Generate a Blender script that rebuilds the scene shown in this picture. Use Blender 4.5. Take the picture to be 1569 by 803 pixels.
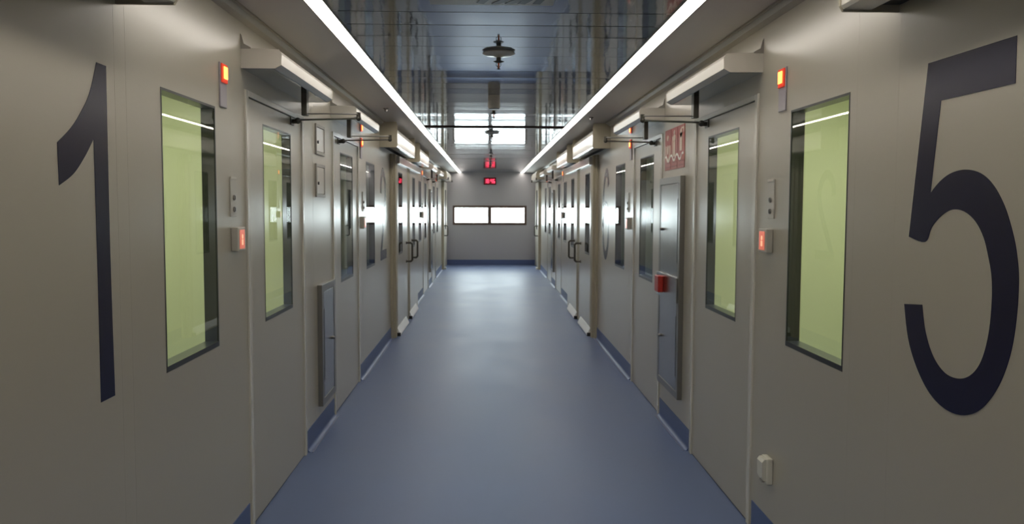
import bpy, bmesh, math, random
from mathutils import Vector, Matrix
from mathutils.geometry import tessellate_polygon
random.seed(7)
for o in list(bpy.data.objects): bpy.data.objects.remove(o)
S = bpy.context.scene
COL = S.collection

# ------------------------------------------------------------------ camera
EYE = 1.66
F = 1300.0
cam_d = bpy.data.cameras.new('camera'); cam = bpy.data.objects.new('camera', cam_d); COL.objects.link(cam)
psi = math.atan(36.5 / F); th = math.atan(85.5 / F * math.cos(psi))
cam.matrix_world = (Matrix.Translation((0, 0, EYE)) @ Matrix.Rotation(-psi, 4, 'Z')
                    @ Matrix.Rotation(math.pi / 2 - th, 4, 'X') @ Matrix.Rotation(math.radians(0.22), 4, 'Z'))
cam_d.sensor_fit = 'HORIZONTAL'; cam_d.sensor_width = 36.0; cam_d.lens = 36.0 * F / 1569.0
cam_d.clip_start = 0.02; cam_d.clip_end = 400
S.camera = cam

# ------------------------------------------------------------------ view, sky, light levels
S.view_settings.view_transform = 'Standard'; S.view_settings.look = 'None'
S.view_settings.gamma = 1.0; S.view_settings.use_curve_mapping = False
S.view_settings.exposure = 0.0
STRIP = 12.0           # radiance of the ceiling strips
SKY = 28.0             # bright overcast daylight beyond the end window
W = bpy.data.worlds.new('daylight'); S.world = W; W.use_nodes = True
bg = W.node_tree.nodes['Background']; bg.inputs[0].default_value = (0.84, 0.92, 1.0, 1); bg.inputs[1].default_value = SKY

def lamp(name, loc, sx, sy, power, col, rot=(0, 0, 0), portal=False):
    d = bpy.data.lights.new(name, 'AREA'); d.shape = 'RECTANGLE'; d.size = sx; d.size_y = sy
    d.energy = power; d.color = col
    if portal: d.cycles.is_portal = True
    o = bpy.data.objects.new(name, d); o.location = loc; o.rotation_euler = rot; COL.objects.link(o); return o
lamp('window_daylight', (0.04, 24.3, 1.40), 2.3, 0.7, 1, (1, 1, 1), (math.radians(-90), 0, 0), portal=True)

# ------------------------------------------------------------------ dimensions (metres)
XL, XR, DEND, TOP, YB = -1.215, 1.37, 24.0, 2.60, -3.0
CX = 0.07
WT = 0.06              # thickness of the partition panels
WZ0, WZ1 = 1.025, 2.097   # all view windows share sill and head

# ------------------------------------------------------------------ materials
def mat(name, col, rough=0.5, metal=0.0, spec=0.5, coat=0.0, coat_r=0.1, emit=None, es=0.0, noise=None, bump=None):
    m = bpy.data.materials.new(name); m.use_nodes = True; nt = m.node_tree; b = nt.nodes['Principled BSDF']
    b.inputs['Base Color'].default_value = (*col, 1); b.inputs['Roughness'].default_value = rough
    b.inputs['Metallic'].default_value = metal; b.inputs['Specular IOR Level'].default_value = spec
    b.inputs['Coat Weight'].default_value = coat; b.inputs['Coat Roughness'].default_value = coat_r
    if emit: b.inputs['Emission Color'].default_value = (*emit, 1); b.inputs['Emission Strength'].default_value = es
    if noise or bump:
        tc = nt.nodes.new('ShaderNodeTexCoord'); mp = nt.nodes.new('ShaderNodeMapping')
        nt.links.new(tc.outputs['Object'], mp.inputs[0])
        if noise:   # (scale vec, amount, roughness amount)
            sc, amt, ra = noise
            mp.inputs['Scale'].default_value = sc
            n = nt.nodes.new('ShaderNodeTexNoise'); n.inputs['Scale'].default_value = 1; n.inputs['Detail'].default_value = 6
            nt.links.new(mp.outputs[0], n.inputs['Vector'])
            mx = nt.nodes.new('ShaderNodeMix'); mx.data_type = 'RGBA'
            nt.links.new(n.outputs['Fac'], mx.inputs[0])
            mx.inputs[6].default_value = (*[c * (1 - amt) for c in col], 1); mx.inputs[7].default_value = (*[min(1, c * (1 + amt)) for c in col], 1)
            nt.links.new(mx.outputs[2], b.inputs['Base Color'])
            if ra:
                mr = nt.nodes.new('ShaderNodeMapRange'); mr.inputs[3].default_value = rough - ra; mr.inputs[4].default_value = rough + ra
                nt.links.new(n.outputs['Fac'], mr.inputs[0]); nt.links.new(mr.outputs[0], b.inputs['Roughness'])
        if bump:    # (scale vec, strength, distance)
            sc, st, di = bump
            mp2 = nt.nodes.new('ShaderNodeMapping'); mp2.inputs['Scale'].default_value = sc
            nt.links.new(tc.outputs['Object'], mp2.inputs[0])
            n2 = nt.nodes.new('ShaderNodeTexNoise'); n2.inputs['Scale'].default_value = 1; n2.inputs['Detail'].default_value = 3
            nt.links.new(mp2.outputs[0], n2.inputs['Vector'])
            bp = nt.nodes.new('ShaderNodeBump'); bp.inputs['Strength'].default_value = st; bp.inputs['Distance'].default_value = di
            nt.links.new(n2.outputs['Fac'], bp.inputs['Height']); nt.links.new(bp.outputs[0], b.inputs['Normal'])
    return m

def glass_mat(name, tint=(1, 1, 1), rough=0.0):
    m = bpy.data.materials.new(name); m.use_nodes = True; nt = m.node_tree; nt.nodes.clear()
    out = nt.nodes.new('ShaderNodeOutputMaterial'); mx = nt.nodes.new('ShaderNodeMixShader')
    tr = nt.nodes.new('ShaderNodeBsdfTransparent'); tr.inputs[0].default_value = (*tint, 1)
    gl = nt.nodes.new('ShaderNodeBsdfGlossy'); gl.inputs['Roughness'].default_value = rough
    fr = nt.nodes.new('ShaderNodeFresnel'); fr.inputs[0].default_value = 1.5
    ge = nt.nodes.new('ShaderNodeNewGeometry'); inv = nt.nodes.new('ShaderNodeMath'); inv.operation = 'SUBTRACT'; inv.inputs[0].default_value = 1
    mul = nt.nodes.new('ShaderNodeMath'); mul.operation = 'MULTIPLY'      # the outer face carries the reflection, the inner one lets light out
    nt.links.new(ge.outputs['Backfacing'], inv.inputs[1]); nt.links.new(inv.outputs[0], mul.inputs[0]); nt.links.new(fr.outputs[0], mul.inputs[1])
    nt.links.new(mul.outputs[0], mx.inputs[0]); nt.links.new(tr.outputs[0], mx.inputs[1]); nt.links.new(gl.outputs[0], mx.inputs[2])
    nt.links.new(mx.outputs[0], out.inputs[0]); return m

M = {}
M['wall'] = mat('wall_laminate', (0.425, 0.393, 0.318), 0.29, spec=0.95, noise=((0.6, 0.6, 0.6), 0.03, 0.02), bump=((3, 3, 1.2), 0.05, 0.01))
M['end'] = mat('end_wall_paint', (0.41, 0.405, 0.425), 0.4)
M['door'] = mat('door_laminate', (0.425, 0.395, 0.323), 0.28, spec=0.95, bump=((3, 3, 1.2), 0.05, 0.01))
M['jamb'] = mat('jamb_aluminium', (0.62, 0.60, 0.53), 0.22, spec=0.8)
M['tan'] = mat('beige_post_enamel', (0.45, 0.41, 0.31), 0.6, spec=0.1)
M['floor'] = mat('floor_vinyl', (0.130, 0.172, 0.30), 0.43, spec=0.24, noise=((1.6, 1.2, 1), 0.16, 0.08), bump=((2.5, 1.5, 1), 0.08, 0.01))
M['floor'].node_tree.nodes['Principled BSDF'].inputs['Specular Tint'].default_value = (0.45, 0.64, 1.0, 1)  # blue of the sky's reflection put into the floor's tint
M['cove'] = mat('cove_highlight_vinyl', (0.17, 0.20, 0.31), 0.3)
M['base'] = mat('baseboard_vinyl', (0.085, 0.125, 0.27), 0.45)
M['ceil'] = mat('ceiling_metal', (0.30, 0.325, 0.36), 0.06, metal=0.8, bump=((16, 4, 1), 0.16, 0.002))
M['ceil_gap'] = mat('ceiling_gap', (0.05, 0.045, 0.04), 0.5)
M['band'] = mat('ceiling_band_paint', (0.54, 0.51, 0.475), 0.45)
M['trim'] = mat('cove_trim_paint', (0.36, 0.33, 0.27), 0.4)
M['steel'] = mat('brushed_steel', (0.34, 0.335, 0.33), 0.24, metal=1.0, noise=((4, 4, 1.5), 0.04, 0.02))
M['steel_dark'] = mat('steel_frame', (0.30, 0.29, 0.27), 0.35, metal=0.9)
M['mirror'] = mat('polished_underside', (0.52, 0.57, 0.64), 0.07, metal=1.0)
M['guide'] = mat('bright_guide_plate', (0.9, 0.9, 0.88), 0.3, spec=0.8)
M['cover'] = mat('operator_cover', (0.60, 0.57, 0.50), 0.28, coat=0.3)
M['white'] = mat('white_plastic', (0.66, 0.64, 0.55), 0.35)
M['greyp'] = mat('grey_plastic', (0.34, 0.32, 0.28), 0.4)
M['device'] = mat('beige_device_plastic', (0.47, 0.445, 0.385), 0.4)
M['lilac'] = mat('lens_plastic', (0.36, 0.33, 0.36), 0.35)
M['black'] = mat('black_metal', (0.015, 0.015, 0.015), 0.4)
M['dark'] = mat('dark_arm_metal', (0.09, 0.085, 0.07), 0.35, metal=0.6)
M['navy'] = mat('navy_vinyl_film', (0.010, 0.010, 0.036), 0.24, spec=0.4, noise=((2, 2, 2), 0.15, 0.04))
M['frame'] = mat('black_window_frame', (0.022, 0.024, 0.022), 0.3)
M['brown'] = mat('brown_window_frame', (0.10, 0.06, 0.045), 0.4)
M['red'] = mat('red_plastic', (0.45, 0.03, 0.02), 0.35)
M['signred'] = mat('sign_red', (0.36, 0.07, 0.05), 0.4)
M['signcream'] = mat('sign_cream', (0.62, 0.50, 0.38), 0.4)
M['signreflect'] = mat('sign_reflection_white', (0.85, 0.80, 0.72), 0.4)
M['signdark'] = mat('sign_dark_red', (0.22, 0.02, 0.015), 0.4)
M['strip'] = mat('strip_diffuser', (0.9, 0.88, 0.85), 0.5, emit=(1.0, 0.93, 0.84), es=STRIP)
M['amber'] = mat('beacon_glow', (0.8, 0.2, 0.05), 0.4, emit=(1.0, 0.28, 0.06), es=4.0)
M['redglow'] = mat('beacon_red_rim', (0.6, 0.05, 0.02), 0.4, emit=(1.0, 0.05, 0.015), es=0.35)
M['screen'] = mat('red_screen', (0.5, 0.1, 0.06), 0.3, emit=(1.0, 0.22, 0.12), es=0.45)
M['icon'] = mat('screen_icon', (0.8, 0.3, 0.2), 0.3, emit=(1.0, 0.45, 0.25), es=0.9)
M['led'] = mat('clock_led', (0.6, 0.05, 0.1), 0.4, emit=(1.0, 0.06, 0.13), es=3.0)
M['clockface'] = mat('clock_face', (0.06, 0.004, 0.008), 0.3, emit=(1.0, 0.0, 0.03), es=0.09)
M['bulb'] = mat('orange_bulb', (0.50, 0.10, 0.03), 0.2)
M['glass'] = glass_mat('window_glass', (0.97, 1.0, 0.97))
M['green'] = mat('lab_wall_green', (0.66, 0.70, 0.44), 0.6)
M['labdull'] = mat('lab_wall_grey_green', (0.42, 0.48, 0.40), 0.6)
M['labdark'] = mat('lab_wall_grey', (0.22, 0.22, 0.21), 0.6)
M['labfloor'] = mat('lab_floor', (0.25, 0.28, 0.30), 0.5)

# ------------------------------------------------------------------ mesh helpers
def bmx(): return bmesh.new()
def box(bm, x0, x1, y0, y1, z0, z1, bev=0.0):
    x0, x1 = sorted((x0, x1)); y0, y1 = sorted((y0, y1)); z0, z1 = sorted((z0, z1))
    r = bmesh.ops.create_cube(bm, size=1.0)
    for v in r['verts']:
        v.co = Vector(((x0 + x1) / 2 + v.co.x * (x1 - x0), (y0 + y1) / 2 + v.co.y * (y1 - y0), (z0 + z1) / 2 + v.co.z * (z1 - z0)))
    if bev > 0:
        es = list({e for v in r['verts'] for e in v.link_edges})
        bmesh.ops.bevel(bm, geom=es, offset=bev, segments=2, affect='EDGES', profile=0.5)
    return bm
def tube(bm, a, b, r, seg=12):
    a = Vector(a); b = Vector(b); d = b - a; n = len(bm.verts)
    q = Vector((0, 0, 1)).rotation_difference(d.normalized()).to_matrix().to_4x4()
    bmesh.ops.create_cone(bm, cap_ends=True, segments=seg, radius1=r, radius2=r, depth=d.length,
                          matrix=Matrix.Translation((a + b) / 2) @ q)
    return bm
def path(bm, pts, r, seg=10):
    for p, q in zip(pts, pts[1:]): tube(bm, p, q, r, seg)
    for p in pts[1:-1]: bmesh.ops.create_uvsphere(bm, u_segments=10, v_segments=6, radius=r, matrix=Matrix.Translation(p))
    return bm
def lathe(bm, prof, c, seg=28):
    """prof = list of (r, z) going down/up, c = centre"""
    rings = []
    for r, z in prof:
        rings.append([bm.verts.new((c[0] + r * math.cos(2 * math.pi * k / seg), c[1] + r * math.sin(2 * math.pi * k / seg), c[2] + z)) for k in range(seg)])
    for A, B in zip(rings, rings[1:]):
        for k in range(seg): bm.faces.new((A[k], A[(k + 1) % seg], B[(k + 1) % seg], B[k]))
    bm.faces.new(rings[0]); bm.faces.new(list(reversed(rings[-1])))
    return bm
def prism(bm, pts3, off):
    """closed polygon of 3-D points extruded by vector off (concave allowed)"""
    off = Vector(off); P = [Vector(p) for p in pts3]; n = len(P)
    A = [bm.verts.new(p) for p in P]; Bv = [bm.verts.new(p + off) for p in P]
    for tri in tessellate_polygon([P]):
        for V, q in ((A, tri), (Bv, tri[::-1])):
            try: bm.faces.new([V[k] for k in q])
            except ValueError: pass
    for k in range(n): bm.faces.new((A[k], Bv[k], Bv[(k + 1) % n], A[(k + 1) % n]))
    return bm

def rootloc(p):
    v = Vector((0, 0, 0))
    while p: v += Vector(p.location); p = p.parent
    return v
def obj(name, bm, m, parent=None, smooth=False, loc=None):
    bmesh.ops.recalc_face_normals(bm, faces=bm.faces[:])
    me = bpy.data.meshes.new(name); bm.to_mesh(me); bm.free()
    o = bpy.data.objects.new(name, me); COL.objects.link(o)
    if parent is None and loc is None:
        xs = [v.co for v in me.vertices]
        loc = Vector(((min(v.x for v in xs) + max(v.x for v in xs)) / 2, (min(v.y for v in xs) + max(v.y for v in xs)) / 2, min(v.z for v in xs)))
    if parent: o.parent = parent; me.transform(Matrix.Translation(-rootloc(parent)))
    else: o.location = loc; me.transform(Matrix.Translation(-Vector(loc)))
    for mm in (m if isinstance(m, (list, tuple)) else [m]): me.materials.append(mm)
    if smooth:
        for f in me.polygons: f.use_smooth = True
        me.set_sharp_from_angle(angle=math.radians(35))
    return o
def tag(o, label, cat, group=None, kind=None):
    o['label'] = label; o['category'] = cat
    if group: o['group'] = group
    if kind: o['kind'] = kind
    return o
def thing(name, loc, label, cat, group=None, kind=None):
    o = bpy.data.objects.new(name, None); o.empty_display_size = 0.1; COL.objects.link(o); o.location = loc
    return tag(o, label, cat, group, kind)
def struct(name, bm, m, label, cat, **k): return tag(obj(name, bm, m, **k), label, cat, kind='structure')

# side helper: d = distance from the wall face into the corridor
SD = {'left': (XL, 1), 'right': (XR, -1)}
def X(s, d): return SD[s][0] + SD[s][1] * d
def sb(bm, s, d0, d1, y0, y1, z0, z1, bev=0.0): return box(bm, X(s, d0), X(s, d1), y0, y1, z0, z1, bev)
def sprism(bm, s, pts, d0, d1): return prism(bm, [(X(s, d0), y, z) for y, z in pts], (X(s, d1) - X(s, d0), 0, 0))

# ------------------------------------------------------------------ plan of openings (distance along the corridor)
VIEW = [(3.21, 3.84), (8.50, 9.12), (14.85, 15.42), (19.97, 20.58)]                # view windows
DOORS = [(4.30, 5.62, 4.64, 5.29, 'far'), (6.67, 7.99, 7.03, 7.66, 'near'),
         (15.80, 17.12, 16.17, 16.70, 'far'), (18.25, 19.53, 18.65, 19.28, 'near')]  # hinged doors: jambs, pane
DH = 2.235
WHERE_V = ['nearest the camera, showing a bright green room', 'just before the wall numeral and the first sliding door', 'just past the first sliding door', 'before the sliding door at the far end']
WHERE_D = ['first hinged door', 'second hinged door', 'third hinged door', 'fourth hinged door']

# ------------------------------------------------------------------ floor, ceiling, end walls
struct('floor', box(bmx(), -4.6, 4.8, YB - 0.1, DEND + 0.1, -0.08, 0.0), M['floor'], 'blue grey vinyl floor running the length of the corridor', 'floor')

# centre ceiling: glossy metal planks laid across, each with a hair of sag
bm = bmx(); y = YB; SX0, SX1 = CX - 0.915, CX + 0.915
n = 0
while y < DEND + 0.02:
    w = 0.30; g = 0.010
    for (xa, xb) in ((SX0, SX1),):
        sag = random.uniform(-0.00025, 0.00035); tilt = random.uniform(-0.0055, 0.0055); tx = random.uniform(-0.0009, 0.0009)
        K = 6; J = 4; grid = []
        for i in range(K + 1):
            t = i / K; row = []
            for j in range(J + 1):
                u = j / J
                yy = y + g / 2 + t * (w - g); xx = xa + 0.001 + u * (xb - xa - 0.002)
                zz = TOP + 0.0014 - 4 * sag * t * (1 - t) + tilt * (t - 0.5) * w + tx * (u - 0.5) * (xb - xa) * 0.5
                row.append(bm.verts.new((xx, yy, zz)))
            grid.append(row)
        for i in range(K):
            for j in range(J): bm.faces.new((grid[i][j], grid[i + 1][j], grid[i + 1][j + 1], grid[i][j + 1]))
    y += w; n += 1
ce = struct('ceiling', bm, M['ceil'], 'glossy grey metal plank ceiling between the two light strips', 'ceiling', smooth=True)
obj('plank_gap_backing', box(bmx(), SX0, SX1, YB, DEND + 0.1, TOP + 0.03, TOP + 0.06), M['ceil_gap'], ce)
for s in ('left', 'right'):
    xin = CX - 0.845 if s == 'left' else CX + 0.845
    sg = -1 if s == 'left' else 1
    bm = bmx(); box(bm, xin + sg * 0.05, X(s, -WT), YB, DEND + 0.1, TOP, TOP + 0.06)
    struct('ceiling', bm, M['band'], 'plain warm grey ceiling margin above the %s wall' % s, 'ceiling')
    # cove trim with a shadow gap at the top of the wall
    bm = bmx(); sprism_pts = [(X(s, 0.0), TOP - 0.045), (X(s, 0.028), TOP - 0.030), (X(s, 0.040), TOP - 0.006), (X(s, 0.0), TOP - 0.006)]
    prism(bm, [(x, YB, z) for x, z in sprism_pts], (0, DEND - YB, 0))
    sb(bm, s, 0.046, 0.058, YB, DEND, TOP - 0.010, TOP + 0.001)
    struct('trim_1' if s == 'left' else 'trim_2', bm, M['trim'], 'beige cove moulding where the %s wall meets the ceiling' % s, 'trim')

# the dark joint bar across the ceiling
struct('trim_3', box(bmx(), SX0 + 0.09, SX1 - 0.09, 10.16, 10.26, TOP - 0.012, TOP + 0.0005), M['brown'], 'dark brown joint bar crossing the metal ceiling from strip to strip', 'trim')

# light strips
for s in ('left', 'right'):
    sg = -1 if s == 'left' else 1; xc = CX + sg * 0.872
    t = thing('linear_ceiling_light', (xc, 10.5, TOP), 'long white recessed light strip along the %s side of the ceiling' % s, 'ceiling light', 'ceiling light strips')
    obj('diffuser', box(bmx(), xc - 0.040, xc + 0.040, YB + 0.05, 23.97, TOP - 0.004, TOP + 0.02), M['strip'], t)
    bm = bmx()
    for q in (-1, 1): box(bm, xc + q * 0.041, xc + q * 0.047, YB + 0.05, 23.97, TOP - 0.006, TOP + 0.03)
    obj('edge_profile', bm, M['greyp'], t)

# end wall with the window opening
WX0, WX1, EZ0, EZ1 = -1.003, 1.08, 1.130, 1.675
bm = bmx(); ya, yb = DEND, DEND + 0.14
box(bm, -4.6, WX0, ya, yb, 0, TOP + 0.06); box(bm, WX1, 4.8, ya, yb, 0, TOP + 0.06)
box(bm, WX0, WX1, ya, yb, 0, EZ0); box(bm, WX0, WX1, ya, yb, EZ1, TOP + 0.06)
struct('wall_end', bm, M['end'], 'plain grey end wall closing the corridor', 'wall')
t = thing('window_1', ((WX0 + WX1) / 2, DEND, EZ0), 'low wide two pane window glowing with daylight in the end wall', 'window', kind='structure')
bm = bmx(); fw = 0.045
box(bm, WX0, WX1, DEND - 0.012, DEND + 0.10, EZ0, EZ0 + fw); box(bm, WX0, WX1, DEND - 0.012, DEND + 0.10, EZ1 - fw, EZ1)
for a, b in ((WX0, WX0 + fw), (WX1 - fw, WX1), ((WX0 + WX1) / 2 - 0.034, (WX0 + WX1) / 2 + 0.034)): box(bm, a, b, DEND - 0.012, DEND + 0.10, EZ0 + fw, EZ1 - fw)
obj('window_frame', bm, M['brown'], t)
for a, b in ((WX0 + fw, (WX0 + WX1) / 2 - 0.034), ((WX0 + WX1) / 2 + 0.034, WX1 - fw)):
    bm = bmx(); w = 0.036
    box(bm, a, b, DEND + 0.01, DEND + 0.05, EZ0 + fw, EZ0 + fw + w * 0.5); box(bm, a, b, DEND + 0.01, DEND + 0.05, EZ1 - fw - w * 0.5, EZ1 - fw)
    box(bm, a, a + w * 0.5, DEND + 0.01, DEND + 0.05, EZ0 + fw, EZ1 - fw); box(bm, b - w * 0.5, b, DEND + 0.01, DEND + 0.05, EZ0 + fw, EZ1 - fw)
    sash = obj('sash', bm, M['brown'], t)
    obj('pane', box(bmx(), a + 0.01, b - 0.01, DEND + 0.025, DEND + 0.031, EZ0 + fw, EZ1 - fw), M['glass'], sash)
struct('wall_back', box(bmx(), XL - WT, XR + WT, YB - 0.12, YB, 0, TOP + 0.06), M['end'], 'plain wall closing the corridor behind the camera', 'wall')

# ------------------------------------------------------------------ side walls
for s in ('left', 'right'):
    bm = bmx()
    ops = [(a, b, WZ0, WZ1) for a, b in VIEW] + [(a, b, 0.0, DH) for a, b, *_ in DOORS]
    ops.sort(); y = YB
    for a, b, z0, z1 in ops:
        sb(bm, s, -WT, 0, y, a, 0, TOP + 0.06)
        if z0 > 0: sb(bm, s, -WT, 0, a, b, 0, z0)
        sb(bm, s, -WT, 0, a, b, z1, TOP + 0.06)
        y = b
    sb(bm, s, -WT, 0, y, DEND, 0, TOP + 0.06)
    w = struct('wall_' + s, bm, M['wall'], 'satin beige grey panelled wall on the %s side of the corridor' % s, 'wall')
    # hairline panel joints
    bm = bmx()
    for yj in ((2.824, 2.91, 5.93) if s == 'left' else (2.83, 3.15, 5.80)):
        sb(bm, s, 0, 0.0003, yj - 0.0008, yj + 0.0008, 0.16, TOP - 0.05)
    obj('panel_joint', bm, M['wall'], w)

    # skirting pieces between the doors
    segs = [(YB, 4.27), (5.65, 6.64), (8.02, 10.62), (14.25, 15.77), (17.15, 18.22), (19.56, DEND)]
    for y0, y1 in segs:
        bm = bmx(); pr = [(X(s, 0), 0.0), (X(s, 0), 0.145), (X(s, 0.004), 0.145)]
        for k in range(7):
            a = k / 6 * math.pi / 2; pr.append((X(s, 0.004 + 0.028 * (1 - math.cos(a))), 0.0015 + 0.028 * (1 - math.sin(a))))
        prism(bm, [(x, y0, z) for x, z in pr], (0, y1 - y0, 0))
        wn = 'before the first door' if y1 < 5 else 'between the first two hinged doors' if y1 < 7 else 'leading to the near sliding door' if y1 < 11 else 'just past the near sliding door' if y1 < 16 else 'between the last two hinged doors' if y1 < 19 else 'running to the end wall'
        b = struct('baseboard_' + s, bm, M['base'], 'blue coved vinyl skirting on the %s wall, %s' % (s, wn), 'baseboard', smooth=True)
        obj('cove_highlight', sb(bmx(), s, 0.031, 0.040, y0, y1, 0, 0.003), M['cove'], b)  # lighter strip paints the thin highlight along the foot of the cove
bm = bmx(); box(bm, XL + 0.05, XR - 0.05, DEND - 0.006, DEND, 0, 0.145)
struct('baseboard_end', bm, M['base'], 'blue vinyl skirting under the window on the end wall', 'baseboard')

# ------------------------------------------------------------------ view windows
wn = 1
def pane_parts(t, s, y0, y1, z0, z1, dface=0.0, depth=WT, fr=0.010, botfr=0.022):
    bm = bmx(); d0, d1 = dface - depth, dface + 0.001
    sb(bm, s, d0, d1, y0, y0 + fr, z0, z1); sb(bm, s, d0, d1, y1 - fr, y1, z0, z1)
    sb(bm, s, d0, d1, y0 + fr, y1 - fr, z1 - fr, z1); sb(bm, s, d0, d1, y0 + fr, y1 - fr, z0, z0 + botfr)
    obj('window_frame', bm, M['frame'], t)
    obj('pane', sb(bmx(), s, dface - 0.008, dface - 0.002, y0 + fr * 0.5, y1 - fr * 0.5, z0 + fr * 0.5, z1 - fr * 0.5), M['glass'], t)
for s in ('left', 'right'):
    for (y0, y1), wh in zip(VIEW, WHERE_V):
        wn += 1
        t = thing('window_%d' % wn, (X(s, 0), (y0 + y1) / 2, WZ0), 'tall narrow black framed window in the %s wall, %s' % (s, wh), 'window', kind='structure')
        pane_parts(t, s, y0, y1, WZ0, WZ1)

# ------------------------------------------------------------------ hinged doors with their closers
dn = 0
for s in ('left', 'right'):
    for (y0, y1, w0, w1, hinge), wh in zip(DOORS, WHERE_D):
        dn += 1
        t = thing('door_%d' % dn, (X(s, 0), (y0 + y1) / 2, 0), 'flush beige door with tall window in the %s wall, %s' % (s, wh), 'door', kind='structure')
        bm = bmx()
        for a, b in ((y0, y0 + 0.045), (y1 - 0.045, y1)): sb(bm, s, -WT, 0.010, a, b, 0, DH, 0.003)
        sb(bm, s, -WT, 0.010, y0 + 0.045, y1 - 0.045, DH - 0.03, DH, 0.003)
        obj('door_frame', bm, M['jamb'], t)
        a, b = y0 + 0.050, y1 - 0.050; g = 0.008
        bm = bmx(); D0, D1 = -0.055, -0.001
        sb(bm, s, D0, D1, a, w0, g, DH - 0.034); sb(bm, s, D0, D1, w1, b, g, DH - 0.034)
        sb(bm, s, D0, D1, w0, w1, g, WZ0); sb(bm, s, D0, D1, w0, w1, WZ1, DH - 0.034)
        lf = obj('door_leaf', bm, M['door'], t)
        pane_parts(lf, s, w0, w1, WZ0, WZ1, -0.001, 0.054)
        obj('threshold_seal', sb(bmx(), s, -0.05, -0.004, a, b, 0.0, 0.008), M['black'], t)
        # closer
        ya, yb = y0 - 0.05, y1 + 0.01
        c = thing('door_closer', (X(s, 0), (ya + yb) / 2, 2.33), 'cream automatic closer box above the %s wall\'s %s from the camera' % (s, wh), 'door closer', 'automatic door closers')
        prof = [(0.0, 2.334), (0.165, 2.334), (0.195, 2.350), (0.197, 2.400), (0.185, 2.420), (0.0, 2.428)]
        bm = bmx(); prism(bm, [(X(s, d), ya + 0.004, z) for d, z in prof], (0, yb - ya - 0.008, 0))
        obj('housing', bm, M['cover'], c)
        bm = bmx(); sb(bm, s, 0.002, 0.160, ya + 0.02, yb - 0.02, 2.3305, 2.3335)
        obj('underside_plate', bm, M['mirror'], c)
        for ye, yf in ((ya, ya + 0.0035), (yb - 0.0035, yb)):
            bm = bmx(); prism(bm, [(X(s, d), ye, z) for d, z in [(0, 2.331), (0.166, 2.331), (0.198, 2.348), (0.200, 2.402), (0.187, 2.423), (0.0, 2.431)]], (0, yf - ye, 0))
            sb(bm, s, 0.083, 0.085, ye - 0.0006, ye, 2.334, 2.42)
            obj('end_cap', bm, M['cover'], c)
        bm = bmx(); prism(bm, [(X(s, 0), ya - 0.002, 2.425), (X(s, 0), ya - 0.002, 2.50), (X(s, 0.006), ya - 0.002, 2.49), (X(s, 0.016), ya - 0.002, 2.45), (X(s, 0.05), ya - 0.002, 2.432), (X(s, 0.05), ya - 0.002, 2.425)], (0, 0.006, 0))
        obj('shadow_fin', bm, M['greyp'], c)  # grey fin shaped after a dark concave shadow on the wall
        yp = y1 - 0.42 if hinge == 'far' else y0 + 0.17
        bm = bmx(); sb(bm, s, 0.092, 0.125, yp - 0.03, yp + 0.03, 2.20, 2.332, 0.002)
        obj('spindle_post', bm, M['dark'], c)
        bm = bmx(); yj = yp + 0.04
        sb(bm, s, 0.11, 0.435, yp - 0.012, yp + 0.012, 2.209, 2.216, 0.002)
        obj('main_arm', bm, M['steel_dark'], c)
        bm = bmx(); tube(bm, (X(s, 0.43), yp + 0.0, 2.19), (X(s, 0.43), yp, 2.222), 0.013); bmesh.ops.create_uvsphere(bm, u_segments=12, v_segments=8, radius=0.016, matrix=Matrix.Translation((X(s, 0.43), yp, 2.186)))
        obj('elbow_joint', bm, M['dark'], c, smooth=True)
        bm = bmx(); tube(bm, (X(s, 0.43), yp, 2.186), (X(s, 0.03), yp + 0.12, 2.186), 0.006)
        obj('forearm', bm, M['steel_dark'], c, smooth=True)
        bm = bmx(); sb(bm, s, -0.001, 0.006, yp + 0.08, yp + 0.16, 2.155, 2.20); tube(bm, (X(s, 0.0), yp + 0.12, 2.178), (X(s, 0.035), yp + 0.12, 2.178), 0.014)
        bmesh.ops.create_uvsphere(bm, u_segments=12, v_segments=8, radius=0.020, matrix=Matrix.Translation((X(s, 0.038), yp + 0.12, 2.182)))
        obj('arm_bracket', bm, M['dark'], c, smooth=True)

# ------------------------------------------------------------------ sliding doors: header box, post, leaves, handles
def header(s, y0, y1, label, round_end=False):
    h = thing('sliding_door_header', (X(s, 0), (y0 + y1) / 2, 2.31), label, 'door header', 'sliding door headers')
    bm = bmx()
    prof = [(0.095, 2.318), (0.19, 2.318), (0.197, 2.33), (0.197, 2.47), (0.17, 2.53), (0.0, TOP - 0.05), (0.0, 2.50), (0.095, 2.47)]
    prism(bm, [(X(s, d), y0 + 0.012, z) for d, z in prof], (0, y1 - y0 - 0.024, 0))
    obj('cover', bm, M['cover'], h)
    for a, b in ((y0, y0 + 0.012), (y1 - 0.012, y1)):
        bm = bmx()
        pr = [(0.0, 2.312), (0.19, 2.312), (0.2, 2.33), (0.2, 2.56), (0.19, TOP - 0.008), (0.06, TOP - 0.008), (0.0, TOP - 0.048)] if not round_end else \
             [(0.0, 2.312), (0.17, 2.312), (0.2, 2.34), (0.2, 2.45), (0.18, 2.50), (0.12, 2.54), (0.0, TOP - 0.05)]
        prism(bm, [(X(s, d), a, z) for d, z in pr], (0, b - a, 0))
        obj('end_cap', bm, M['tan'], h)
    obj('recess_shade_block', sb(bmx(), s, 0.0, 0.094, y0 + 0.013, y1 - 0.013, 2.335, 2.465), M['black'], h)  # solid black block put in for the shade of the hollow
    return h
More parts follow.
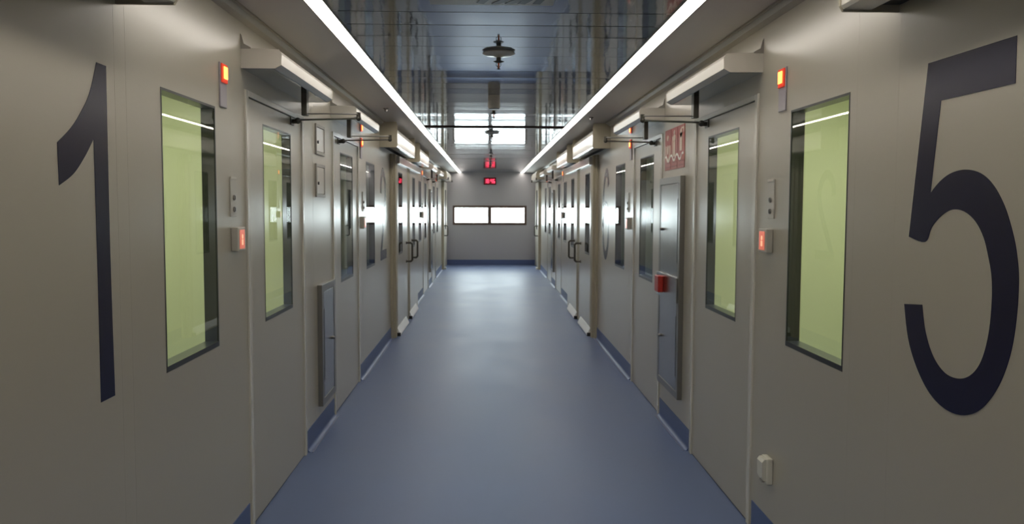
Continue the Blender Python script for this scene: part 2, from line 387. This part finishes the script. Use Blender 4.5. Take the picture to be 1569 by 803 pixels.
for s in ('left', 'right'):
    header(s, 1.20, 2.855, 'header box over the large numeral on the %s wall at the top photo edge' % s)
    header(s, 9.56, 11.85, 'beige sliding door header on the %s wall above the near half of the sliding door' % s)
    header(s, 12.72, 14.64, 'cream sliding door header on the %s wall above the far half of the sliding door' % s)
    header(s, 20.9, 23.2, 'rounded sliding door header on the %s wall beside the end wall' % s, True)
    # lower running rail
    t = thing('door_rail', (X(s, 0.0), 12.5, 2.17), 'pale horizontal running rail under the sliding door headers on the %s wall' % s, 'rail')
    obj('rail', sb(bmx(), s, 0.004, 0.10, 10.76, 14.1, 2.19, 2.285, 0.006), M['cover'], t)
    obj('rail_bracket', sb(bmx(), s, 0.0, 0.05, 12.30, 12.40, 2.285, 2.33), M['steel_dark'], t)
    # post
    for (pa, pb, wl) in ((10.62, 10.74, 'at the near sliding door'), (22.15, 22.27, 'at the far sliding door beside the end wall')):
        t = thing('door_post', (X(s, 0), (pa + pb) / 2, 0), 'tall beige post on the %s wall %s' % (s, wl), 'post')
        obj('post', sb(bmx(), s, 0.0, 0.062, pa, pb, 0.0, 2.31 if pa > 20 else 2.30, 0.004), M['tan'], t)
        bm = bmx(); sb(bm, s, 0.0, 0.030, pa - 0.075, pa - 0.004, 0.0, 2.30, 0.003)
        obj('cover_strip', bm, M['tan'], t)
    # leaves
    for i, (y0, y1, w0, w1, hy, wl) in enumerate(((10.76, 12.36, 10.99, 11.50, 11.98, 'near'), (12.42, 13.98, 13.0, 13.45, 12.86, 'far'), (22.29, 23.80, 22.75, 23.3, 22.45, 'end'))):
        dn += 1
        z1 = 2.19 if i < 2 else 2.30
        t = thing('door_%d' % dn, (X(s, 0), (y0 + y1) / 2, 0),
                  {'near': 'nearer leaf of the double sliding door on the %s wall', 'far': 'farther leaf of the double sliding door on the %s wall', 'end': 'pale sliding door leaf on the %s wall beside the end wall'}[wl] % s, 'door', kind='structure')
        bm = bmx(); D0, D1 = 0.012, 0.056
        sb(bm, s, D0, D1, y0, w0, 0.02, z1); sb(bm, s, D0, D1, w1, y1, 0.02, z1); sb(bm, s, D0, D1, w0, w1, 0.02, WZ0); sb(bm, s, D0, D1, w0, w1, WZ1, z1)
        lf = obj('door_leaf', bm, M['door'], t)
        pane_parts(lf, s, w0, w1, WZ0, WZ1, 0.056, 0.044)
        for a, b in ((y0, y0 + 0.07), (y1 - 0.14, y1)) if i == 0 else ((y0, y0 + 0.14),) if i == 1 else ((y0, y0 + 0.07),):
            obj('edge_strip', sb(bmx(), s, 0.008, 0.060, a, b, 0.015, z1 + 0.002, 0.004), M['tan'], t)
        if i < 2:
            bm = bmx(); prism(bm, [(X(s, d), y0 + 0.02, z) for d, z in ((0.0, 0.008), (0.10, 0.008), (0.10, 0.026), (0.061, 0.105), (0.0, 0.105))], (0, (y1 - y0) * 0.72, 0))
            obj('bottom_guide', bm, M['guide'], t)
            bm = bmx(); sb(bm, s, 0.0, 0.102, y0 + 0.0, y0 + 0.02, 0.0, 0.045, 0.003)
            obj('guide_stop', bm, M['black'], t)
        else:
            bm = bmx(); sb(bm, s, 0.0, 0.11, y0 - 0.06, y0 + 0.18, 0.0, 0.05, 0.008)
            obj('bottom_guide', bm, M['white'], t)
        bm = bmx(); dd = 0.145
        path(bm, [(X(s, 0.05), hy, 0.88), (X(s, dd - 0.02), hy, 0.88), (X(s, dd), hy, 0.90), (X(s, dd), hy, 1.12), (X(s, dd - 0.02), hy, 1.14), (X(s, 0.05), hy, 1.14)], 0.014)
        for z in (0.88, 1.14): tube(bm, (X(s, 0.055), hy, z), (X(s, 0.063), hy, z), 0.022)
        obj('door_handle', bm, M['dark'], t, smooth=True)

# ------------------------------------------------------------------ numerals
ONE = [(2.696,2.1),(2.763,2.099),(2.76,1.896),(2.757,1.479),(2.764,1.04),(2.664,1.04),(2.666,1.424),(2.664,1.863),(2.605,1.806),(2.53,1.75),(2.444,1.714),(2.441,1.835),(2.518,1.88),(2.58,1.93),(2.645,2.0)]
FIVE = [(2.196,2.107),(2.194,1.984),(2.557,1.984),(2.6,1.705),(2.547,1.74),(2.485,1.763),(2.41,1.77),(2.335,1.757),(2.272,1.722),(2.218,1.665),(2.181,1.601),(2.158,1.543),(2.145,1.473),(2.148,1.371),(2.168,1.273),(2.213,1.181),(2.284,1.105),(2.369,1.065),(2.465,1.058),(2.561,1.086),(2.646,1.151),(2.707,1.236),(2.74,1.344),(2.626,1.355),(2.6,1.273),(2.55,1.205),(2.482,1.167),(2.407,1.164),(2.344,1.187),(2.296,1.236),(2.267,1.314),(2.258,1.401),(2.263,1.472),(2.282,1.527),(2.308,1.579),(2.351,1.623),(2.409,1.65),(2.471,1.655),(2.531,1.636),(2.585,1.599),(2.621,1.553),(2.725,1.566),(2.64,2.109)]
def catmull(P, closed, n=5):
    out = []; N = len(P)
    for i in range(N if closed else N - 1):
        g = lambda k: P[(i + k) % N] if closed else P[max(0, min(N - 1, i + k))]
        p0, p1, p2, p3 = g(-1), g(0), g(1), g(2)
        for k in range(n):
            t = k / n
            out.append(tuple(0.5 * ((2 * p1[q]) + (-p0[q] + p2[q]) * t + (2 * p0[q] - 5 * p1[q] + 4 * p2[q] - p3[q]) * t * t + (-p0[q] + 3 * p1[q] - 3 * p2[q] + p3[q]) * t ** 3) for q in (0, 1)))
    if not closed: out.append(P[-1])
    return out
def smooth_runs(P, corners):
    """corners = indices kept sharp; runs between corners become splines"""
    out = []; c = sorted(corners); N = len(P)
    for a, b in zip(c, c[1:] + [c[0] + N]):
        run = [P[i % N] for i in range(a, b + 1)]
        r = catmull(run, False) if len(run) > 2 else run
        out += r[:-1]
    return out
bm = bmx(); sprism(bm, 'left', smooth_runs(ONE, [0, 1, 4, 5, 7, 10, 11]), 0.0, 0.0015)
tag(obj('wall_numeral', bm, M['navy']), 'large navy numeral 1 on the left wall beside the nearest window', 'numeral', 'navy wall numerals')
bm = bmx(); sprism(bm, 'right', smooth_runs(FIVE, [0, 1, 2, 3, 22, 23, 41, 42]), 0.0, 0.0015)
tag(obj('wall_numeral', bm, M['navy']), 'large navy numeral 5 on the right wall beside the nearest window', 'numeral', 'navy wall numerals')
def band(C, wfun):
    """closed outline round a centre line"""
    L, R = [], []
    for i, (a, b) in enumerate(C):
        p = C[max(0, i - 1)]; q = C[min(len(C) - 1, i + 1)]; dx, dy = q[0] - p[0], q[1] - p[1]; l = math.hypot(dx, dy) or 1
        w = wfun(i / (len(C) - 1)) / 2; L.append((a - dy / l * w, b + dx / l * w)); R.append((a + dy / l * w, b - dx / l * w))
    return L + R[::-1]
Y2 = 9.60
two = [(0.05, 1.80), (0.065, 1.90), (0.12, 1.99), (0.23, 2.045), (0.35, 2.02), (0.44, 1.93), (0.47, 1.81), (0.44, 1.68), (0.36, 1.53), (0.24, 1.37), (0.13, 1.22), (0.065, 1.13)]
two = catmull([(Y2 + a, b) for a, b in two], False)
bm = bmx(); sprism(bm, 'left', band(two, lambda t: 0.105), 0.0, 0.0015); sprism(bm, 'left', [(Y2 + 0.0, 1.04), (Y2 + 0.56, 1.04), (Y2 + 0.56, 1.15), (Y2 + 0.0, 1.15)], 0.0, 0.0016)
tag(obj('wall_numeral', bm, M['navy']), 'navy numeral 2 on the left wall before the sliding door', 'numeral', 'navy wall numerals')
# 6, read from the corridor: its opening faces the camera
def sx(a): return 10.17 - a
six_top = [(0.50, 1.90), (0.45, 2.0), (0.36, 2.05), (0.25, 2.03), (0.14, 1.92), (0.07, 1.74), (0.055, 1.52), (0.085, 1.30), (0.17, 1.15), (0.285, 1.09), (0.40, 1.13), (0.48, 1.24), (0.505, 1.38), (0.48, 1.53), (0.40, 1.64), (0.29, 1.68), (0.18, 1.64), (0.10, 1.53), (0.07, 1.42)]
six = catmull([(sx(a), b) for a, b in six_top], False)
bm = bmx()
k = int(len(six) * 0.62)
sprism(bm, 'right', band(six[:k + 1], lambda t: 0.10), 0.0, 0.0015); sprism(bm, 'right', band(six[k:], lambda t: 0.10), 0.0, 0.0015)
tag(obj('wall_numeral', bm, M['navy']), 'navy numeral 6 on the right wall before the sliding door', 'numeral', 'navy wall numerals')

# ------------------------------------------------------------------ wall devices
for s in ('left', 'right'):
    for y0, wl in ((3.90, 'by the nearest window'), (8.10, 'past the second hinged door'), (15.48, 'past the near sliding door'), (19.62, 'past the fourth hinged door')):
        t = thing('indicator_light', (X(s, 0), y0 + 0.05, 2.105), 'orange lit indicator on the %s wall %s' % (s, wl), 'indicator light', 'orange indicator lights')
        obj('backplate', sb(bmx(), s, 0.0, 0.008, y0, y0 + 0.095, 2.105, 2.305, 0.003), M['lilac'], t)
        obj('lamp_rim', sb(bmx(), s, 0.008, 0.016, y0 + 0.008, y0 + 0.087, 2.215, 2.300, 0.003), M['redglow'], t)
        obj('lamp', sb(bmx(), s, 0.016, 0.021, y0 + 0.024, y0 + 0.072, 2.232, 2.288, 0.002), M['amber'], t)
    for y0, wl in ((4.03, 'before the first hinged door'), (8.24, 'past the second hinged door'), (15.50, 'before the third hinged door')):
        t = thing('button_panel', (X(s, 0), y0 + 0.045, 1.605), 'steel plate with two key switches, %s wall, %s' % (s, wl), 'switch plate', 'key switch plates')
        obj('plate', sb(bmx(), s, 0.0, 0.006, y0, y0 + 0.09, 1.605, 1.79, 0.002), M['device'], t)
        for z in (1.695, 1.640):
            bm = bmx(); tube(bm, (X(s, 0.006), y0 + 0.045, z), (X(s, 0.013), y0 + 0.045, z), 0.013, 16)
            kn = obj('key_switch', bm, M['steel_dark'], t, smooth=True)
            obj('key_slot', sb(bmx(), s, 0.013, 0.0145, y0 + 0.042, y0 + 0.048, z - 0.009, z + 0.009), M['black'], kn)
        obj('top_cap', sb(bmx(), s, 0.0, 0.009, y0 + 0.002, y0 + 0.088, 1.782, 1.794, 0.001), M['cover'], t)
    for y0, wl in ((4.04, 'beside the first hinged door'), (8.12, 'past the second hinged door'), (15.5, 'before the third hinged door')):
        t = thing('call_unit', (X(s, 0), y0 + 0.06, 1.445), 'beige box with red lit square, %s wall, %s' % (s, wl), 'call unit', 'red lit call units')
        obj('casing', sb(bmx(), s, 0.0, 0.035, y0, y0 + 0.125, 1.440, 1.555, 0.005), M['device'], t)
        sc = obj('screen', sb(bmx(), s, 0.035, 0.0365, y0 + 0.022, y0 + 0.104, 1.452, 1.543, 0.0005), M['screen'], t)
        bm = bmx(); tube(bm, (X(s, 0.0365), y0 + 0.063, 1.510), (X(s, 0.0372), y0 + 0.063, 1.510), 0.012, 14); sb(bm, s, 0.0365, 0.0372, y0 + 0.050, y0 + 0.076, 1.470, 1.496)
        obj('screen_icon', bm, M['icon'], sc)

# tall steel service cabinets
def cabinet(s, y0, y1, z0, z1, label, prot, split=None, alarm=False):
    t = thing('service_cabinet', (X(s, 0), (y0 + y1) / 2, z0), label, 'cabinet')
    bm = bmx(); f = 0.05
    sb(bm, s, 0, prot, y0, y0 + f, z0, z1, 0.002); sb(bm, s, 0, prot, y1 - f, y1, z0, z1, 0.002)
    sb(bm, s, 0, prot, y0 + f, y1 - f, z0, z0 + f, 0.002); sb(bm, s, 0, prot, y0 + f, y1 - f, z1 - f, z1, 0.002)
    obj('cabinet_frame', bm, M['steel_dark'], t)
    obj('recess_back', sb(bmx(), s, 0.0, prot * 0.35, y0 + f, y1 - f, z0 + f, z1 - f), M['black'], t)
    zz = [(z0 + f + 0.004, z1 - f - 0.004)] if not split else [(z0 + f + 0.004, split[0]), (split[1], z1 - f - 0.004)]
    for a, b in zz:
        d = obj('cabinet_door', sb(bmx(), s, prot * 0.4, prot - 0.002, y0 + f + 0.014, y1 - f - 0.004, a, b, 0.002), M['steel'], t)
        zc = (a + b) / 2
        bm = bmx(); tube(bm, (X(s, prot - 0.002), y1 - f - 0.05, zc), (X(s, prot + 0.018), y1 - f - 0.05, zc), 0.011); sb(bm, s, prot + 0.012, prot + 0.02, y1 - f - 0.085, y1 - f - 0.035, zc - 0.008, zc + 0.008)
        obj('latch', bm, M['steel_dark'], d, smooth=True)
        obj('finger_slot', sb(bmx(), s, prot - 0.002, prot - 0.001, y0 + f + 0.018, y0 + f + 0.034, zc - (b - a) * 0.34, zc + (b - a) * 0.34), M['black'], d)
    if alarm:
        p = obj('alarm_plate', sb(bmx(), s, prot - 0.001, prot + 0.012, y0 + 0.02, y1 - 0.005, split[0] - 0.005, split[1] + 0.005, 0.003), M['steel'], t)
        obj('alarm_button_box', sb(bmx(), s, prot + 0.012, prot + 0.055, y1 - 0.27, y1 - 0.13, split[0] + 0.03, split[1] - 0.015, 0.006), M['red'], p)
    return t
cabinet('left', 6.04, 6.55, 0.22, 1.095, 'low narrow grey steel cabinet on the left wall between two doors', 0.035)
cabinet('right', 5.89, 6.61, 0.295, 1.878, 'tall brushed steel fire cabinet with red alarm button on the right wall', 0.035, (0.985, 1.155), True)
cabinet('left', 17.42, 17.95, 0.30, 2.00, 'distant tall steel cabinet on the left wall past the sliding door', 0.04)
cabinet('right', 17.50, 18.02, 0.30, 2.00, 'distant tall steel cabinet on the right wall past the sliding door', 0.04)

# two small access hatches on the left
for z0, z1, wl in ((2.02, 2.235, 'upper'), (1.72, 1.955, 'lower')):
    t = thing('access_hatch', (XL, 6.17, z0), '%s of two small beige latched hatches between the doors of the left wall' % wl, 'hatch', 'small access hatches')
    bm = bmx(); y0, y1 = 6.015, 6.325; f = 0.022
    sb(bm, 'left', 0, 0.012, y0, y0 + f, z0, z1, 0.002); sb(bm, 'left', 0, 0.012, y1 - f, y1, z0, z1, 0.002)
    sb(bm, 'left', 0, 0.012, y0 + f, y1 - f, z0, z0 + f, 0.002); sb(bm, 'left', 0, 0.012, y0 + f, y1 - f, z1 - f, z1, 0.002)
    obj('hatch_frame', bm, M['greyp'], t)
    d = obj('hatch_door', sb(bmx(), 'left', 0.0, 0.008, y0 + f + 0.003, y1 - f - 0.003, z0 + f + 0.003, z1 - f - 0.003, 0.001), M['cover'], t)
    bm = bmx(); tube(bm, (XL + 0.008, y0 + 0.06, (z0 + z1) / 2 - 0.02), (XL + 0.016, y0 + 0.06, (z0 + z1) / 2 - 0.02), 0.011)
    obj('latch', bm, M['black'], d, smooth=True)

# fire equipment sign
t = thing('fire_sign', (XR, 6.25, 1.935), 'red pictogram sign with three symbols above the tall steel cabinet on the right wall', 'sign')
s = 'right'; y0, y1, z0, z1 = 5.92, 6.57, 1.937, 2.242
obj('board', sb(bmx(), s, 0, 0.004, y0, y1, z0, z1, 0.0008), M['signred'], t)
cw = (y1 - y0) / 3
def disc(bm, yc, zc, ry, rz, d0, d1, n=20): return sprism(bm, s, [(yc + ry * math.cos(2 * math.pi * k / n), zc + rz * math.sin(2 * math.pi * k / n)) for k in range(n)], d0, d1)
e0, e1 = 0.004, 0.0055
# far column: hose reel;  middle: hose;  near: extinguisher
yc = y1 - cw / 2
bm = bmx(); ring = [(yc + 0.070 * math.cos(a), 2.085 + 0.075 * math.sin(a)) for a in [math.pi * 0.85 + k / 24 * math.pi * 1.3 for k in range(25)]]
sprism(bm, s, band(ring, lambda t: 0.028), e0, e1); disc(bm, yc, 2.09, 0.028, 0.035, e0, e1); disc(bm, yc + 0.01, 2.18, 0.03, 0.022, e0, e1)
obj('hose_reel_symbol', bm, M['signcream'], t)
yc = (y0 + y1) / 2
bm = bmx(); sb(bm, s, e0, e1, yc - 0.028, yc + 0.028, 2.03, 2.14); disc(bm, yc, 2.165, 0.045, 0.026, e0, e1); disc(bm, yc, 2.205, 0.022, 0.018, e0, e1)
sb(bm, s, e0, e1, yc + 0.055, yc + 0.07, 2.03, 2.18)
obj('hydrant_symbol', bm, M['signcream'], t)
yc = y0 + cw / 2
bm = bmx(); sb(bm, s, e0, e1, yc - 0.034, yc + 0.034, 2.06, 2.185); disc(bm, yc, 2.185, 0.034, 0.032, e0, e1); sb(bm, s, e0, e1, yc - 0.085, yc - 0.01, 2.212, 2.224); disc(bm, yc - 0.085, 2.205, 0.014, 0.022, e0, e1)
obj('extinguisher_symbol', bm, M['signcream'], t)
bm = bmx(); wv = catmull([(y0 + 0.02 + k * 0.047, 2.022 + (0.016 if k % 4 in (0, 1) else -0.016)) for k in range(14)], False, 4)
sprism(bm, s, band(wv, lambda t: 0.016), e0 + 0.0005, e1 + 0.0008)
obj('reflection_line', bm, M['signreflect'], t)  # white squiggle paints the light reflected off the board
bm = bmx()
for k in range(3):
    ya = y0 + k * cw
    sb(bm, s, e0, e1, ya + 0.03, ya + cw - 0.05, 1.985, 1.992); sb(bm, s, e0, e1, ya + 0.02, ya + cw - 0.03, 1.957, 1.962)
    if k: sb(bm, s, e0, e1, ya - 0.003, ya + 0.003, z0 + 0.005, z1 - 0.005)
obj('caption_line', bm, M['signdark'], t)

# socket low on the right wall
t = thing('power_socket', (XR, 4.02, 0.33), 'small white covered power socket low on the right wall', 'socket')
obj('socket_box', sb(bmx(), 'right', 0, 0.030, 3.965, 4.055, 0.325, 0.452, 0.006), M['white'], t)
bm = bmx(); prism(bm, [(X('right', d), 3.972, z) for d, z in ((0.03, 0.448), (0.042, 0.446), (0.052, 0.432), (0.050, 0.36), (0.044, 0.345), (0.03, 0.342))], (0, 0.076, 0))
obj('flap_cover', bm, M['white'], t)
obj('cover_latch', sb(bmx(), 'right', 0.03, 0.045, 3.99, 4.03, 0.33, 0.341, 0.002), M['greyp'], t)

# ------------------------------------------------------------------ ceiling fittings
def sprinkler(x, y, z, label, big):
    t = thing('sprinkler', (x, y, TOP), label, 'sprinkler', 'sprinklers along the ceiling centre')
    bm = bmx(); r = 0.10 if big else 0.035
    lathe(bm, [(r * 0.96, -0.002), (r, -0.010), (r * 0.8, -0.020), (r * 0.3, -0.026), (0.018, -0.030), (0.014, -0.034)], (x, y, TOP))
    obj('escutcheon', bm, M['cover'], t, smooth=True)
    bm = bmx(); tube(bm, (x, y, TOP - 0.03), (x, y, TOP - 0.055), 0.015)
    lathe(bm, [(0.030, -0.055), (0.034, -0.058), (0.012, -0.066)], (x, y, TOP)); 
    obj('sprinkler_body', bm, M['dark'], t, smooth=True)
    bm = bmx()
    for q in (-1, 1): path(bm, [(x + q * 0.012, y, TOP - 0.06), (x + q * 0.015, y, TOP - 0.08), (x, y, TOP - 0.098)], 0.002, 6)
    obj('yoke', bm, M['dark'], t, smooth=True)
    bm = bmx(); tube(bm, (x, y, TOP - 0.062), (x, y, TOP - 0.100), 0.006)
    obj('bulb', bm, M['bulb'], t, smooth=True)
    bm = bmx(); lathe(bm, [(0.004, -0.099), (0.012, -0.101), (0.004, -0.106)], (x, y, TOP))
    obj('deflector', bm, M['dark'], t, smooth=True)
sprinkler(0.061, 5.26, TOP, 'nearest ceiling sprinkler, wide grey rose with an orange bulb', True)
sprinkler(0.050, 8.15, TOP, 'small sprinkler just beyond the round detector', False)
sprinkler(0.045, 10.9, TOP, 'sprinkler just past the dark ceiling bar', True)
sprinkler(0.045, 15.2, TOP, 'second sprinkler from the end wall', False)
sprinkler(0.045, 19.0, TOP, 'sprinkler nearest the end wall above the red clock', False)
t = thing('smoke_detector', (0.047, 7.3, TOP), 'grey cylindrical detector hanging from the ceiling between two sprinklers', 'smoke detector')
bm = bmx(); lathe(bm, [(0.050, 0.0), (0.052, -0.05), (0.052, -0.098), (0.046, -0.110)], (0.047, 7.3, TOP)); obj('detector_body', bm, M['cover'], t, smooth=True)
bm = bmx(); lathe(bm, [(0.045, -0.110), (0.040, -0.116), (0.01, -0.118)], (0.047, 7.3, TOP)); obj('sensor_ring', bm, M['dark'], t, smooth=True)
for (x, y, wl) in ((-0.99, 8.3, 'above the left wall near the second door'), (1.08, 9.0, 'above the right wall near the second view window')):
    t = thing('ceiling_sensor', (x, y, TOP), 'tiny metal sensor on the ceiling %s' % wl, 'sensor', 'tiny ceiling sensors')
    bm = bmx(); lathe(bm, [(0.028, -0.001), (0.026, -0.008), (0.014, -0.012), (0.013, -0.03), (0.006, -0.034)], (x, y, TOP)); obj('sensor_body', bm, M['steel'], t, smooth=True)

# ceiling panel with black marks at the top photo edge
t = thing('ceiling_sign', (0.02, 3.75, TOP), 'grey panel with black lettering, cut by the top photo edge', 'sign')
bm = bmx(); box(bm, -0.27, 0.30, 3.50, 4.02, TOP - 0.006, TOP - 0.0005, 0.001); obj('panel', bm, M['greyp'], t)
bm = bmx()
for xa, sl in ((-0.035, 0.010), (0.035, 0.05), (0.095, 0.05), (0.155, 0.02), (0.225, 0.0)):
    prism(bm, [(xa - 0.022, 3.985, TOP - 0.0075), (xa + 0.012, 3.995, TOP - 0.0075), (xa + 0.030 + sl, 3.90, TOP - 0.0075), (xa + 0.075 + sl, 3.75, TOP - 0.0075), (xa + 0.035 + sl, 3.75, TOP - 0.0075), (xa - 0.005 + sl * 0.6, 3.90, TOP - 0.0075)], (0, 0, 0.0016))
obj('lettering', bm, M['black'], t)

# ------------------------------------------------------------------ clock
t = thing('digital_clock', (0.04, DEND, 2.26), 'black digital clock with red glowing digits on the end wall above the window', 'clock')
kx, kz = 0.042, 2.362
obj('clock_case', box(bmx(), kx - 0.175, kx + 0.175, DEND - 0.04, DEND, kz - 0.102, kz + 0.102, 0.01), M['black'], t)
obj('clock_face', box(bmx(), kx - 0.162, kx + 0.162, DEND - 0.0415, DEND - 0.039, kz - 0.088, kz + 0.088), M['clockface'], t)
SEG = {'0': 'abcdef', '1': 'bc', '4': 'fgbc', '5': 'afgcd', '6': 'afgedc', '8': 'abcdefg'}
def digit(ch, xc, w=0.048, h=0.115, st=0.013):
    bm = bmx(); a, b = DEND - 0.0435, DEND - 0.0415; L, R_, T, Bt, Mz = xc - w / 2, xc + w / 2, kz + h / 2, kz - h / 2, kz
    g = {'a': (L, R_, T - st, T), 'd': (L, R_, Bt, Bt + st), 'g': (L, R_, Mz - st / 2, Mz + st / 2), 'f': (L, L + st, Mz, T), 'e': (L, L + st, Bt, Mz), 'b': (R_ - st, R_, Mz, T), 'c': (R_ - st, R_, Bt, Mz)}
    for q in SEG[ch]: x0, x1, z0, z1 = g[q]; box(bm, x0, x1, a, b, z0, z1)
    obj('digit', bm, M['led'], t)
for ch, dx in zip('1846', (-0.125, -0.055, 0.045, 0.115)): digit(ch, kx + dx)
bm = bmx()
for dz in (-0.025, 0.025): box(bm, kx - 0.010, kx + 0.003, DEND - 0.0435, DEND - 0.0415, kz + dz - 0.007, kz + dz + 0.007)
obj('colon', bm, M['led'], t)

# ------------------------------------------------------------------ rooms seen through the side windows
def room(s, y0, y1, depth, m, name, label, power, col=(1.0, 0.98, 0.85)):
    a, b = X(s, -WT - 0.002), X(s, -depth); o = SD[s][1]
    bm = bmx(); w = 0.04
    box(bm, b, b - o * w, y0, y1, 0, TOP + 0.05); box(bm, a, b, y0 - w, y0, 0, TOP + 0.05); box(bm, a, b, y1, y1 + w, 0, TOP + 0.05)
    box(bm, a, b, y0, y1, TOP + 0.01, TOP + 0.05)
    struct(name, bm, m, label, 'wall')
    # rail along the far wall of the lab
    if power:
        l = lamp('lab_ceiling_lamp_' + s, ((a + b) / 2, (y0 + y1) / 2, TOP - 0.05), abs(b - a) * 0.5, (y1 - y0) * 0.7, power, col)
for s in ('left', 'right'):
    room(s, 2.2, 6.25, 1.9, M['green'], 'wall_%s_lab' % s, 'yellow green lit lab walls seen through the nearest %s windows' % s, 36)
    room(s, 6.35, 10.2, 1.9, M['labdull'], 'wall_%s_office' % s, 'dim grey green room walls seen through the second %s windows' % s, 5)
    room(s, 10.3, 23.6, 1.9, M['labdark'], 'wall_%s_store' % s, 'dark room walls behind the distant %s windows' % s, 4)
